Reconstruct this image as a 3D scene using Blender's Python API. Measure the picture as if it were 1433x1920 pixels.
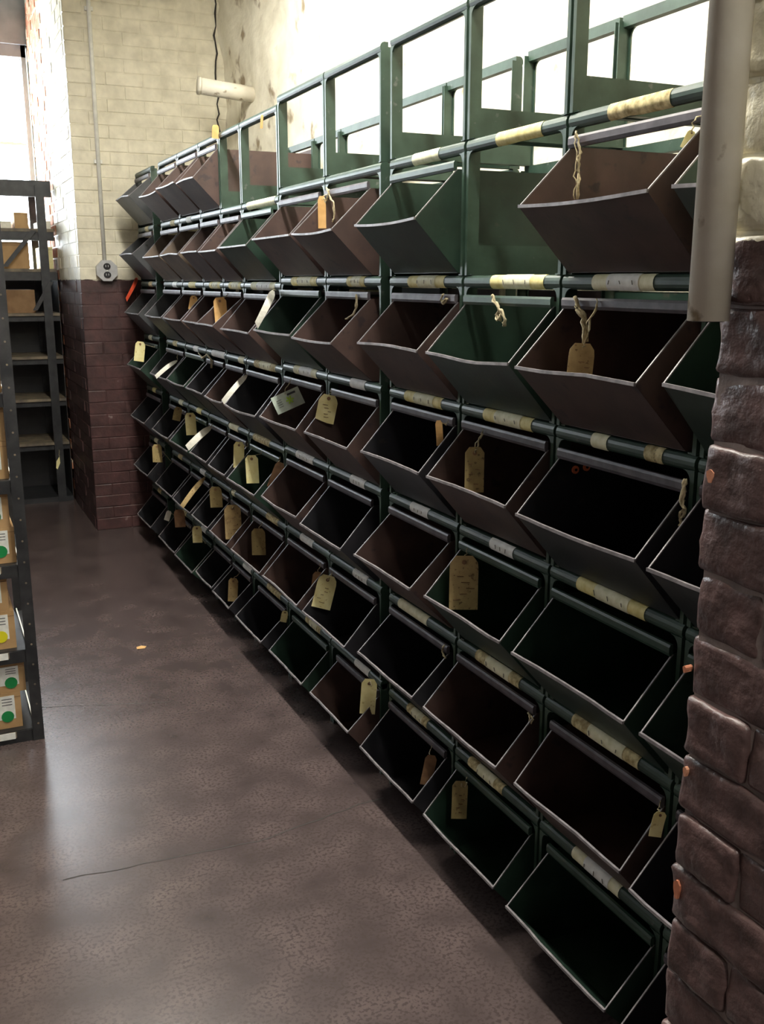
import bpy, bmesh, math, random
from mathutils import Vector, Matrix, noise

for o in list(bpy.data.objects):
    bpy.data.objects.remove(o)
SC = bpy.context.scene
COL = SC.collection
random.seed(7)

# ------------------------------------------------------------------ camera, world, exposure
YAW, PITCH, FPX = math.radians(24.736), math.radians(13.338), 1834.28
CAMP = Vector((-1.16197, 0.0, 1.5028))
cam_d = bpy.data.cameras.new('camera')
cam_d.sensor_fit = 'VERTICAL'
cam_d.sensor_height = 24.0
cam_d.lens = FPX / 1920.0 * 24.0
cam_d.clip_start = 0.02
cam = bpy.data.objects.new('camera', cam_d)
COL.objects.link(cam)
cam.location = CAMP
cam.rotation_euler = (math.pi / 2 - PITCH, 0, -YAW)
SC.camera = cam

world = bpy.data.worlds.new('world')
SC.world = world
world.use_nodes = True
wb = world.node_tree.nodes['Background']
wb.inputs[0].default_value = (1.0, 0.93, 0.87, 1)
wb.inputs[1].default_value = 0.19

SC.view_settings.view_transform = 'Standard'
SC.view_settings.look = 'None'
SC.view_settings.gamma = 1.0
SC.view_settings.use_curve_mapping = False
SC.view_settings.exposure = 0.0
SC.cycles.use_denoising = True
SC.cycles.max_bounces = 8

TUBE_POWER = 192.0      # emission strength of the fluorescent tubes
WINDOW_POWER = 26.0    # emission strength of the daylight in the far window

# camera frame used only to read positions off the photograph while laying out
FWD = Vector((math.sin(YAW) * math.cos(PITCH), math.cos(YAW) * math.cos(PITCH), -math.sin(PITCH)))
RGT = Vector((math.cos(YAW), -math.sin(YAW), 0))
UPV = RGT.cross(FWD)


def at(u, v, axis, c):
    d = FWD + RGT * ((u - 716.5) / FPX) - UPV * ((v - 960) / FPX)
    t = (c - CAMP[axis]) / d[axis]
    return CAMP + d * t


def pxscale(p):
    return FPX / (Vector(p) - CAMP).dot(FWD)


# ------------------------------------------------------------------ materials
def lin(c):
    c = c / 255.0
    return c / 12.92 if c <= 0.04045 else ((c + 0.055) / 1.055) ** 2.4


def rgb(r, g, b):
    return (lin(r), lin(g), lin(b), 1)


def mat(name, c1, c2=None, scale=20.0, rough=0.6, metal=0.0, bump=0.0, bscale=None, lo=0.35, hi=0.65,
        c3=None, s3=60.0, t3=0.62, spec=0.5, dist=0.002, detail=6.0, aniso=None):
    m = bpy.data.materials.new(name)
    m.use_nodes = True
    nt = m.node_tree
    N, Lk = nt.nodes, nt.links
    b = N['Principled BSDF']
    b.inputs['Roughness'].default_value = rough
    b.inputs['Metallic'].default_value = metal
    b.inputs['Specular IOR Level'].default_value = spec
    b.inputs['Base Color'].default_value = c1
    geo = N.new('ShaderNodeNewGeometry')
    src = geo.outputs['Position']
    if aniso:
        mp = N.new('ShaderNodeMapping')
        mp.inputs['Scale'].default_value = aniso
        Lk.new(src, mp.inputs['Vector'])
        src = mp.outputs['Vector']
    if c2 is not None:
        n = N.new('ShaderNodeTexNoise')
        n.inputs['Scale'].default_value = scale
        n.inputs['Detail'].default_value = detail
        Lk.new(src, n.inputs['Vector'])
        r = N.new('ShaderNodeValToRGB')
        r.color_ramp.elements[0].position = lo
        r.color_ramp.elements[1].position = hi
        r.color_ramp.elements[0].color = c1
        r.color_ramp.elements[1].color = c2
        Lk.new(n.outputs['Fac'], r.inputs['Fac'])
        out = r.outputs['Color']
        if c3 is not None:
            n3 = N.new('ShaderNodeTexNoise')
            n3.inputs['Scale'].default_value = s3
            n3.inputs['Detail'].default_value = 8
            Lk.new(src, n3.inputs['Vector'])
            r3 = N.new('ShaderNodeValToRGB')
            r3.color_ramp.elements[0].position = t3
            r3.color_ramp.elements[1].position = t3 + 0.08
            Lk.new(n3.outputs['Fac'], r3.inputs['Fac'])
            mx = N.new('ShaderNodeMix')
            mx.data_type = 'RGBA'
            Lk.new(r3.outputs['Color'], mx.inputs['Factor'])
            Lk.new(out, mx.inputs['A'])
            mx.inputs['B'].default_value = c3
            out = mx.outputs['Result']
        Lk.new(out, b.inputs['Base Color'])
    if bump > 0:
        nb = N.new('ShaderNodeTexNoise')
        nb.inputs['Scale'].default_value = bscale or scale
        nb.inputs['Detail'].default_value = 8
        Lk.new(src, nb.inputs['Vector'])
        bp = N.new('ShaderNodeBump')
        bp.inputs['Strength'].default_value = bump
        bp.inputs['Distance'].default_value = dist
        Lk.new(nb.outputs['Fac'], bp.inputs['Height'])
        Lk.new(bp.outputs['Normal'], b.inputs['Normal'])
    return m


def emit(name, c, s):
    m = bpy.data.materials.new(name)
    m.use_nodes = True
    nt = m.node_tree
    nt.nodes.remove(nt.nodes['Principled BSDF'])
    e = nt.nodes.new('ShaderNodeEmission')
    e.inputs['Color'].default_value = c
    e.inputs['Strength'].default_value = s
    nt.links.new(e.outputs[0], nt.nodes['Material Output'].inputs['Surface'])
    return m


def paint_mat(name, line, cream=(226, 219, 196), maroon=(70, 47, 46), rough=0.42, nscale=14, bump=0.5):
    """brick wall paint: cream above a hand-brushed line, glossy maroon below it"""
    m = bpy.data.materials.new(name)
    m.use_nodes = True
    nt = m.node_tree
    N, Lk = nt.nodes, nt.links
    b = N['Principled BSDF']
    geo = N.new('ShaderNodeNewGeometry')
    sep = N.new('ShaderNodeSeparateXYZ')
    Lk.new(geo.outputs['Position'], sep.inputs[0])
    n1 = N.new('ShaderNodeTexNoise')
    n1.inputs['Scale'].default_value = 16
    n1.inputs['Detail'].default_value = 6
    Lk.new(geo.outputs['Position'], n1.inputs['Vector'])
    m1 = N.new('ShaderNodeMath')
    m1.operation = 'MULTIPLY_ADD'
    m1.inputs[1].default_value = 0.03
    Lk.new(n1.outputs['Fac'], m1.inputs[0])
    Lk.new(sep.outputs['Z'], m1.inputs[2])
    m2 = N.new('ShaderNodeMath')
    m2.operation = 'GREATER_THAN'
    m2.inputs[1].default_value = line + 0.015
    Lk.new(m1.outputs[0], m2.inputs[0])
    # mottled cream
    n2 = N.new('ShaderNodeTexNoise')
    n2.inputs['Scale'].default_value = nscale
    n2.inputs['Detail'].default_value = 8
    Lk.new(geo.outputs['Position'], n2.inputs['Vector'])
    rc = N.new('ShaderNodeValToRGB')
    rc.color_ramp.elements[0].position = 0.32
    rc.color_ramp.elements[1].position = 0.66
    rc.color_ramp.elements[0].color = rgb(*[max(0, x - 14) for x in cream])
    rc.color_ramp.elements[1].color = rgb(*[min(255, x + 10) for x in cream])
    Lk.new(n2.outputs['Fac'], rc.inputs['Fac'])
    rm = N.new('ShaderNodeValToRGB')
    rm.color_ramp.elements[0].position = 0.35
    rm.color_ramp.elements[1].position = 0.72
    rm.color_ramp.elements[0].color = rgb(*[x * 0.82 for x in maroon])
    rm.color_ramp.elements[1].color = rgb(*[x * 1.2 for x in maroon])
    e = rm.color_ramp.elements.new(0.77)
    e.color = rgb(134, 118, 114)
    Lk.new(n2.outputs['Fac'], rm.inputs['Fac'])
    mx = N.new('ShaderNodeMix')
    mx.data_type = 'RGBA'
    Lk.new(m2.outputs[0], mx.inputs['Factor'])
    Lk.new(rm.outputs['Color'], mx.inputs['A'])
    Lk.new(rc.outputs['Color'], mx.inputs['B'])
    Lk.new(mx.outputs['Result'], b.inputs['Base Color'])
    b.inputs['Roughness'].default_value = rough
    nb = N.new('ShaderNodeTexNoise')
    nb.inputs['Scale'].default_value = 45
    nb.inputs['Detail'].default_value = 8
    Lk.new(geo.outputs['Position'], nb.inputs['Vector'])
    bp = N.new('ShaderNodeBump')
    bp.inputs['Strength'].default_value = bump
    bp.inputs['Distance'].default_value = 0.004
    Lk.new(nb.outputs['Fac'], bp.inputs['Height'])
    Lk.new(bp.outputs['Normal'], b.inputs['Normal'])
    return m


M = {}
M['floor'] = mat('worn concrete', rgb(58, 49, 49), rgb(92, 79, 77), 7.0, 0.27, 0, 0.2, 70, 0.25, 0.75,
                 rgb(66, 56, 54), 110, 0.50, dist=0.0015, detail=12)
M['green'] = mat('dark green enamel', rgb(25, 43, 34), rgb(42, 62, 51), 14, 0.42, 0.0, 0.12, 90, 0.3, 0.75,
                 rgb(66, 66, 56), 20, 0.66)
M['green_frame'] = mat('green frame enamel', rgb(33, 53, 42), rgb(54, 75, 63), 18, 0.45, 0.0, 0.1, 90, 0.3, 0.75,
                       rgb(88, 92, 88), 35, 0.66)
M['brown'] = mat('red brown primer', rgb(56, 41, 38), rgb(80, 60, 54), 11, 0.55, 0.0, 0.15, 90, 0.3, 0.75,
                 rgb(48, 37, 38), 26, 0.62)
M['taupe'] = mat('dusty taupe enamel', rgb(88, 75, 64), rgb(114, 99, 84), 11, 0.55, 0.0, 0.15, 90, 0.3, 0.75,
                 rgb(66, 56, 50), 26, 0.66)
M['slate'] = mat('slate grey enamel', rgb(50, 52, 54), rgb(74, 75, 76), 13, 0.45, 0.0, 0.15, 90, 0.3, 0.75,
                 rgb(46, 46, 44), 26, 0.66)
M['dark'] = mat('blackened enamel', rgb(26, 27, 31), rgb(40, 38, 42), 13, 0.45, 0.0, 0.15, 90, 0.3, 0.75,
                rgb(50, 44, 42), 26, 0.66)
M['rail_violet'] = mat('dull violet rail', rgb(66, 60, 65), rgb(90, 84, 89), 30, 0.5, 0.1, 0.1, 90)
M['edge'] = mat('bare steel edge', rgb(104, 99, 101), rgb(138, 132, 134), 40, 0.5, 0.15, 0.1, 120)
M['steel'] = mat('dark shelving steel', rgb(34, 35, 38), rgb(54, 54, 56), 20, 0.45, 0.2, 0.1, 90)
M['board'] = mat('worn shelf board', rgb(92, 84, 74), rgb(136, 122, 100), 14, 0.6, 0.0, 0.1, 90)
M['cream_wall'] = mat('rough cream plaster', rgb(214, 206, 182), rgb(240, 234, 214), 9, 0.75, 0, 0.6, 26, 0.3, 0.7,
                      rgb(150, 132, 104), 6, 0.61, dist=0.012)
M['grey_wall'] = mat('grey plaster', rgb(150, 160, 166), rgb(178, 186, 190), 6, 0.8, 0, 0.3, 30)
M['bare_brick'] = mat('bare orange brick', rgb(176, 104, 74), rgb(206, 150, 118), 20, 0.8, 0, 0.4, 60, 0.3, 0.7,
                      rgb(214, 196, 170), 12, 0.56)
M['mortar_far'] = paint_mat('painted mortar far', 1.503)
M['brick_far'] = paint_mat('painted brick far', 1.503)
M['mortar_near'] = paint_mat('painted mortar near', 1.545, maroon=(126, 112, 108), rough=0.4)
M['brick_near'] = paint_mat('painted brick near', 1.545, maroon=(86, 66, 64), rough=0.36, nscale=26, bump=1.0)
M['crack'] = mat('dark crack strip', rgb(40, 34, 28))  # one even dark colour for the crack and joint strips
M['tape'] = mat('aged masking tape', rgb(222, 206, 128), rgb(244, 232, 166), 60, 0.7, 0, 0.1, 90)
M['tape_pale'] = mat('pale tape', rgb(224, 220, 178), rgb(244, 240, 208), 60, 0.7, 0, 0.1, 90)
M['tape_torn'] = mat('torn brown tape', rgb(156, 136, 88), rgb(230, 216, 164), 70, 0.8, 0, 0.2, 90)
M['paper'] = mat('white label paper', rgb(230, 230, 224), rgb(246, 246, 240), 60, 0.7)
M['ink'] = mat('pencil ink', rgb(104, 96, 80), rough=0.7)
M['tag_cream'] = mat('cream tag card', rgb(236, 222, 152), rgb(250, 240, 184), 40, 0.75, 0, 0, None, 0.3, 0.7, rgb(214, 196, 128), 90, 0.62)
M['tag_tan'] = mat('tan tag card', rgb(172, 146, 100), rgb(196, 170, 120), 40, 0.75, 0, 0, None, 0.3, 0.7, rgb(126, 100, 66), 110, 0.60)
M['tag_olive'] = mat('olive stained tag card', rgb(146, 128, 84), rgb(170, 150, 100), 40, 0.75, 0, 0, None, 0.3, 0.7, rgb(110, 92, 62), 110, 0.60)
M['tag_brown'] = mat('brown tag card', rgb(120, 88, 62), rgb(146, 110, 78), 40, 0.75)
M['tag_orange'] = mat('orange tag card', rgb(206, 160, 98), rgb(224, 180, 118), 40, 0.75)
M['tag_white'] = mat('white tag card', rgb(232, 228, 214), rgb(246, 243, 230), 40, 0.75)
M['tag_red'] = mat('fluorescent red tag', rgb(232, 78, 46), rgb(240, 96, 60), 40, 0.7)
M['tag_mint'] = mat('pale green printed label', rgb(188, 202, 188), rgb(206, 218, 204), 40, 0.6)
M['lime'] = mat('lime highlighter', rgb(170, 214, 60), rgb(190, 226, 90), 200, 0.7)
M['twine'] = mat('cotton twine', rgb(176, 162, 128), rgb(204, 190, 156), 200, 0.9)
M['rivet'] = mat('orange dot', rgb(222, 116, 74), rough=0.6)
M['carton'] = mat('brown cardboard', rgb(176, 140, 96), rgb(196, 160, 114), 12, 0.8)
M['carton_dark'] = mat('dark cardboard', rgb(128, 98, 68), rgb(150, 118, 84), 12, 0.8)
M['dot_green'] = mat('green dot', rgb(18, 132, 68), rough=0.5)
M['dot_yellow'] = mat('yellow dot', rgb(232, 222, 36), rough=0.5)
M['pipe'] = mat('painted pipe', rgb(226, 218, 198), rgb(242, 236, 220), 16, 0.42, 0, 0.15, 60, 0.3, 0.7, rgb(158, 142, 112), 24, 0.64)
M['galv'] = mat('galvanised conduit', rgb(230, 229, 220), rgb(243, 241, 232), 30, 0.4, 0.0)
M['outlet'] = mat('grey outlet plate', rgb(180, 180, 180), rgb(196, 196, 196), 30, 0.4, 0.3)
M['black'] = mat('black plastic', rgb(22, 22, 24), rough=0.4)
M['white_enamel'] = mat('white enamel', rgb(224, 224, 220), rough=0.4)
M['ceiling'] = mat('dim ceiling', rgb(120, 112, 100), rgb(140, 132, 118), 4, 0.9)
M['tube'] = emit('fluorescent tube', (1.0, 0.97, 0.88, 1), TUBE_POWER)
M['window'] = emit('daylight pane', (0.86, 0.94, 1.0, 1), WINDOW_POWER)
M['window_dim'] = emit('dirty daylight pane', (0.80, 0.88, 0.92, 1), 0.45)


# ------------------------------------------------------------------ mesh helpers
class MB:
    def __init__(self):
        self.v, self.f = [], []

    def add(self, vs, fs):
        n = len(self.v)
        self.v += [tuple(p) for p in vs]
        self.f += [tuple(i + n for i in f) for f in fs]
        return self

    def box(self, x0, x1, y0, y1, z0, z1):
        vs = [(x, y, z) for x in (x0, x1) for y in (y0, y1) for z in (z0, z1)]
        return self.add(vs, [(0, 1, 3, 2), (4, 6, 7, 5), (0, 4, 5, 1), (2, 3, 7, 6), (0, 2, 6, 4), (1, 5, 7, 3)])

    def prism(self, prof, y0, y1):
        """closed profile of (x,z) swept along y"""
        n = len(prof)
        vs = [(x, y0, z) for x, z in prof] + [(x, y1, z) for x, z in prof]
        fs = [tuple(range(n)), tuple(range(2 * n - 1, n - 1, -1))]
        fs += [(i, i + n, (i + 1) % n + n, (i + 1) % n) for i in range(n)]
        return self.add(vs, fs)

    def poly(self, pts, off):
        """flat polygon of 3d points given a thickness vector"""
        n = len(pts)
        o = Vector(off)
        vs = [Vector(p) for p in pts] + [Vector(p) + o for p in pts]
        fs = [tuple(range(n - 1, -1, -1)), tuple(range(n, 2 * n))]
        fs += [(i, (i + 1) % n, (i + 1) % n + n, i + n) for i in range(n)]
        return self.add(vs, fs)

    def tube(self, pts, r, n=8, closed=False, caps=True):
        pts = [Vector(p) for p in pts]
        m = len(pts)
        rings = []
        for i, p in enumerate(pts):
            a = pts[max(i - 1, 0)]
            b = pts[min(i + 1, m - 1)]
            d = (b - a).normalized()
            h = Vector((0, 0, 1)) if abs(d.z) < 0.9 else Vector((1, 0, 0))
            s = d.cross(h).normalized()
            t = s.cross(d)
            rr = r[i] if isinstance(r, (list, tuple)) else r
            rings.append([p + (s * math.cos(2 * math.pi * k / n) + t * math.sin(2 * math.pi * k / n)) * rr for k in range(n)])
        vs = [q for ring in rings for q in ring]
        fs = []
        for i in range(m - 1):
            for k in range(n):
                fs.append((i * n + k, i * n + (k + 1) % n, (i + 1) * n + (k + 1) % n, (i + 1) * n + k))
        if caps:
            fs.append(tuple(range(n - 1, -1, -1)))
            fs.append(tuple(range((m - 1) * n, m * n)))
        return self.add(vs, fs)

    def mesh(self, name, material=None, smooth=False):
        me = bpy.data.meshes.new(name)
        me.from_pydata(self.v, [], self.f)
        bm = bmesh.new()
        bm.from_mesh(me)
        bmesh.ops.recalc_face_normals(bm, faces=bm.faces)
        bm.to_mesh(me)
        bm.free()
        if smooth:
            for p in me.polygons:
                p.use_smooth = True
        if material:
            me.materials.append(material)
        return me

    def obj(self, name, material, parent=None, smooth=False, loc=(0, 0, 0)):
        return link(name, self.mesh(name, material, smooth), parent, loc)


def link(name, me, parent=None, loc=(0, 0, 0)):
    o = bpy.data.objects.new(name, me)
    COL.objects.link(o)
    o.location = loc
    if parent is not None:
        o.parent = parent
    return o


def thing(name, label, cat, loc=(0, 0, 0), group=None):
    o = bpy.data.objects.new(name, None)
    o.empty_display_size = 0.05
    COL.objects.link(o)
    o.location = loc
    return tag(o, label, cat, group)


def tag(o, label, cat, group=None):
    o['label'] = label
    o['category'] = cat
    if group:
        o['group'] = group
    return o


def struct(o, label, cat='wall'):
    o['kind'] = 'structure'
    o['label'] = label
    o['category'] = cat
    return o


# ------------------------------------------------------------------ room shell
WALLX = 0.585
fl = MB().add([(-6, -3, 0), (1.5, -3, 0), (1.5, 9, 0), (-6, 9, 0)], [(0, 1, 2, 3)]).obj('floor', M['floor'])
struct(fl, 'worn brown-grey concrete floor of the aisle', 'floor')
# hairline joints in the concrete
for (a, b, w) in (((480, 1578), (715, 1495), .003), ((120, 1650), (480, 1578), .0025), ((0, 1330), (320, 1316), .003)):
    p, q = at(a[0], a[1], 2, 0.0), at(b[0], b[1], 2, 0.0)
    d = (q - p)
    s = Vector((-d.y, d.x, 0)).normalized() * w
    pts = []
    n = 10
    for i in range(n + 1):
        c = p + d * i / n + Vector((random.uniform(-.006, .006), random.uniform(-.006, .006), 0))
        pts.append(c)
    mb = MB()
    vs = [c + s * random.uniform(.4, 1) + Vector((0, 0, .0006)) for c in pts] + [c - s * random.uniform(.4, 1) + Vector((0, 0, .0006)) for c in pts]
    mb.add(vs, [(i, i + 1, n + 2 + i, n + 1 + i) for i in range(n)])
    mb.obj('floor_crack', M['crack'], fl)

ce = MB().box(-6, 1.5, -3, 9, 3.75, 3.85).obj('ceiling', M['ceiling'])
struct(ce, 'dim painted ceiling high above the aisle', 'ceiling')

# rough plastered wall behind the bins
ny, nz = 150, 80
vs, fs = [], []
for j in range(nz + 1):
    for i in range(ny + 1):
        y = -1.0 + 7.06 * i / ny
        z = 3.75 * j / nz
        h = 0.030 * noise.fractal(Vector((y * 2.6, z * 3.4, 1.3)), 0.9, 2.1, 5)
        h += 0.010 * noise.noise(Vector((y * 11, z * 14, 5)))
        vs.append((WALLX + h, y, z))
for j in range(nz):
    for i in range(ny):
        a = j * (ny + 1) + i
        fs.append((a, a + 1, a + ny + 2, a + ny + 1))
bw = MB().add(vs, fs).obj('wall_right', M['cream_wall'], smooth=True)
struct(bw, 'rough cream plastered wall behind the bins')


def brick_mesh(name, L, Hh, D, material, jit, sub=2, bev=.004):
    """box with softened, slightly battered corners; origin at the back centre"""
    bm = bmesh.new()
    bmesh.ops.create_cube(bm, size=1)
    for v in bm.verts:
        v.co = Vector((v.co.x * D, v.co.y * L, v.co.z * Hh))
    bmesh.ops.bevel(bm, geom=list(bm.edges), offset=bev, segments=sub, affect='EDGES', profile=0.6)
    for v in bm.verts:
        v.co += Vector((random.uniform(-jit, jit), random.uniform(-jit, jit), random.uniform(-jit, jit)))
    me = bpy.data.meshes.new(name)
    bm.to_mesh(me)
    bm.free()
    me.materials.append(material)
    return me


def rough_brick(name, L, Hh, D, material, jit, sub, bev):
    bm = bmesh.new()
    bmesh.ops.create_cube(bm, size=1)
    for v in bm.verts:
        v.co = Vector((v.co.x * D, v.co.y * L, v.co.z * Hh))
    bmesh.ops.bevel(bm, geom=list(bm.edges), offset=bev, segments=2, affect='EDGES', profile=0.5)
    bmesh.ops.subdivide_edges(bm, edges=[e for e in bm.edges if e.calc_length() > .03], cuts=5, use_grid_fill=True)
    sd = random.uniform(0, 100)
    for v in bm.verts:
        q = v.co * 22 + Vector((sd, 0, 0))
        v.co += noise.noise_vector(q) * .0045 + noise.noise_vector(v.co * 70 + Vector((0, sd, 0))) * .0022
    me = bpy.data.meshes.new(name)
    bm.to_mesh(me)
    bm.free()
    for p in me.polygons:
        p.use_smooth = True
    me.materials.append(material)
    return me


# ---- far pillar (front face looks down the aisle), its side runs on to the window wall
FPX0, FPY = -0.311, 6.04
core = MB().box(FPX0 + .005, WALLX + .3, FPY + .0028, 8.2, 0, 3.75).obj('wall_far', M['mortar_far'])
struct(core, 'far brick pillar, cream above and maroon below, with the conduit')
CH = 0.0715
variants = [brick_mesh('brick', .2085, CH - .0035, .06, M['brick_far'], .0008, 1, .003) for _ in range(5)]
half = [brick_mesh('brick', .1020, CH - .0035, .06, M['brick_far'], .0008, 1, .003) for _ in range(3)]
ncourse = int(3.4 / CH)
for k in range(ncourse):
    z = CH * (k + .5)
    x = FPX0
    first = True
    while x < WALLX - .02:
        hf = (k % 2 == 1 and first)
        Lb = .105 if hf else .212
        Lv = min(Lb, WALLX + .03 - x)
        o = link('brick', random.choice(half if hf else variants), core,
                 (x + Lv / 2, FPY + .030 + random.uniform(-.0015, .0015), z))
        o.rotation_euler = (0, 0, math.pi / 2)
        if Lv < Lb:
            o.scale = (1, Lv / Lb, 1)
        x += Lb
        first = False
# the narrow side of the pillar and the reveal beyond: courses too foreshortened to pick apart
mb = MB()
for k in range(ncourse):
    z0 = CH * k
    y = FPY + .062 - (.105 if k % 2 == 0 else .0)
    while y < 6.98:
        e = random.uniform(-.003, .003)
        mb.box(FPX0 + e, FPX0 + .05, max(y + .002, FPY + .060), min(y + .208, 6.98), z0 + .004, z0 + CH - .004)
        y += .212
so = mb.obj('brick_courses', M['brick_far'], core)
so['kind'] = 'stuff'
mb = MB()
for k in range(ncourse):
    z0 = CH * k
    y = 7.0 + (.105 if k % 2 == 0 else 0)
    while y < 7.8:
        e = random.uniform(-.004, .004)
        mb.box(FPX0 + e, FPX0 + .05, y + .006, min(y + .202, 7.84), z0 + .005, z0 + CH - .005)
        y += .212
so = mb.obj('reveal_courses', M['bare_brick'], core)
so['kind'] = 'stuff'
so['label'] = 'bare orange brick of the window reveal'

# crack in the far corner
pts = []
zz = 1.95
while zz < 3.4:
    pts.append(Vector((WALLX - .035 + random.uniform(-.012, .012), FPY - .006, zz)))
    zz += random.uniform(.03, .07)
mb = MB()
n = len(pts)
vs = [p + Vector((random.uniform(.002, .008), 0, 0)) for p in pts] + [p - Vector((random.uniform(.002, .008), 0, 0)) for p in pts]
mb.add(vs, [(i, i + 1, n + i + 1, n + i) for i in range(n - 1)])
mb.obj('corner_crack', M['crack'], core)

# ---- window wall beyond the far shelving
WY = 7.85
ww = MB().box(-4.0, FPX0 + .02, WY, WY + .2, 3.12, 3.75).box(-4.0, FPX0 + .02, WY, WY + .2, 0, 1.25).box(-4.0, -2.4, WY, WY + .2, 1.25, 3.12)
wo = ww.obj('wall_back', M['grey_wall'])
struct(wo, 'grey end wall around the bright window')
win = bpy.data.objects.new('window_1', None)
COL.objects.link(win)
win.location = (-1.4, WY, 1.25)
struct(win, 'tall overexposed window behind the far shelving', 'window')
fr = MB()
fr.box(-2.4, FPX0 - .01, WY + .03, WY + .09, 3.04, 3.12).box(-2.4, FPX0 - .01, WY + .03, WY + .09, 1.25, 1.30)
fr.box(-2.4, -2.34, WY + .03, WY + .09, 1.25, 3.12).box(-.352, FPX0 - .01, WY + .03, WY + .09, 1.25, 3.12)
w_o = fr.obj('window_frame', M['grey_wall'], win)
w_o.matrix_parent_inverse = Matrix.Translation(-win.location)
for i in range(4):
    x0 = -2.34 + i * .497
    for j in range(3):
        z0 = 1.30 + j * .58
        pane = MB().box(x0 + .008, x0 + .489, WY + .06, WY + .066, z0 + .008, z0 + .572).obj('pane', M['window'], win)
        pane.matrix_parent_inverse = Matrix.Translation(-win.location)
for i in range(1, 4):
    g = MB().box(-2.34 + i * .497 - .006, -2.34 + i * .497 + .006, WY + .045, WY + .075, 1.3, 3.04).obj('glazing_bar', M['galv'], win)
    g.matrix_parent_inverse = Matrix.Translation(-win.location)
for j in (1, 2):
    g = MB().box(-2.34, -.352, WY + .045, WY + .058, 1.30 + j * .58 - .009, 1.30 + j * .58 + .009).obj('glazing_bar', M['galv'], win)
    g.matrix_parent_inverse = Matrix.Translation(-win.location)

# ---- near pillar (aisle face flush with the far one)
NY1 = 0.905
core2 = MB().box(FPX0 + .0055, WALLX + .05, -.35, NY1 - .008, 0, 3.75).obj('wall_near', M['mortar_near'])
struct(core2, 'near maroon brick pillar at the right edge, cream above')
NC = 0.0817
nv = [rough_brick('brick', .2125, NC - .0035, .10, M['brick_near'], .0022, 3, .0065) for _ in range(7)]
nh = [rough_brick('brick', .1045, NC - .0035, .10, M['brick_near'], .0022, 3, .0065) for _ in range(4)]
Z0N = 1.391 - NC * 17
for k in range(27):
    z = Z0N + NC * (k + .5)
    y = NY1 + random.uniform(-.004, .004)
    first = True
    while y > -.3:
        hf = (k % 2 == 1 and first)
        Lb = .108 if hf else .216
        o = link('brick', random.choice(nh if hf else nv), core2, (FPX0 + .05 + random.uniform(-.005, .004), y - Lb / 2, z))
        o.rotation_euler = (random.uniform(-.012, .012), 0, random.uniform(-.012, .012))
        y -= Lb
        first = False
mb = MB()
for k in range(27, 45):
    z = Z0N + NC * k
    if z + NC > 3.74:
        break
    y = NY1
    while y > -.3:
        mb.box(FPX0 + random.uniform(0, .004), FPX0 + .06, y - .208, y - .004, z + .004, z + NC - .005)
        y -= .216
so = mb.obj('brick_courses', M['brick_near'], core2)
so['kind'] = 'stuff'
# places where the paint has broken off the brick edges
for (u, v, w, h) in ((1331, 893, 9, 26), (1284, 1447, 5, 20), (1268, 1668, 8, 40), (1283, 1255, 4, 14)):
    p = at(u, v, 0, FPX0 - .004)
    s = pxscale(p)
    ww_, hh = w / s, h / s
    pts = [(p.x, p.y + ww_ * math.cos(t) * (1 + .3 * math.sin(3 * t)), p.z + hh / 2 * math.sin(t)) for t in [i * math.pi / 5 for i in range(10)]]
    MB().poly(pts, (.012, 0, 0)).obj('paint_chip', M['bare_brick'], core2)

# ------------------------------------------------------------------ ceiling lamps (out of frame, over the aisle edge; the second one is added)
def batten(x, y0, y1, z, label):
    t = thing('fluorescent_lamp', label, 'lamp', (x, (y0 + y1) / 2, z))
    L = (y1 - y0) / 2
    MB().box(-.06, .06, -L, L, .03, .10).obj('lamp_body', M['white_enamel'], t)
    for sx in (-.035, .035):
        MB().tube([(sx, -L + .02, 0), (sx, L - .02, 0)], .016, 10).obj('tube', M['tube'], t)
    for sy in (-L + .01, L - .01):
        MB().box(-.055, .055, sy - .01, sy + .01, -.02, .03).obj('lamp_holder', M['white_enamel'], t)
    for sy in (-L * .7, L * .7):
        MB().tube([(0, sy, .10), (0, sy, 3.75 - z)], .006, 6).obj('hanger', M['galv'], t)
    return t


batten(-.42, 1.15, 4.6, 3.05, 'fluorescent lamp hung over the middle of the bin rack')
batten(-.80, -1.7, -.4, 3.05, 'added unseen fluorescent lamp over the aisle beside the near pillar')  # added lamp, out of view, to brighten tags, near pillar and pipe

# ------------------------------------------------------------------ bin rack
DEPTH = 0.44
HROW = 0.30
RT = 0.313          # top of a tier's rail above the tier base
COLS = [('a', .83, 1.248), ('b', 1.257, 1.664), ('c', 1.673, 2.060), ('d', 2.072, 2.470), ('e', 2.530, 2.936),
        ('f', 2.944, 3.372), ('g', 3.383, 3.815), ('h', 3.825, 4.112), ('i', 4.122, 4.436), ('j', 4.446, 4.832),
        ('k', 4.842, 5.250), ('l', 5.430, 5.842)]
ORD = {'a': 'stack half hidden by near brick pillar', 'b': 'second stack from near brick pillar',
       'c': 'third stack from near brick pillar', 'd': 'fourth stack from near brick pillar',
       'e': 'fifth stack from near brick pillar', 'f': 'sixth stack from near brick pillar',
       'g': 'sixth stack from far pillar', 'h': 'fifth stack from far pillar',
       'i': 'fourth stack from far pillar', 'j': 'third stack from far pillar',
       'k': 'second stack from far pillar', 'l': 'stack standing next to far pillar'}
TIER = {1: 'floor tier', 2: 'second tier', 3: 'third tier', 4: 'fourth tier', 5: 'fifth tier', 6: 'sixth tier', 7: 'top tier'}


SZ = {c: (.988 if c in 'ghijkl' else 1.0) for c in 'abcdefghijkl'}   # the far stacks are slightly lower


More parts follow.
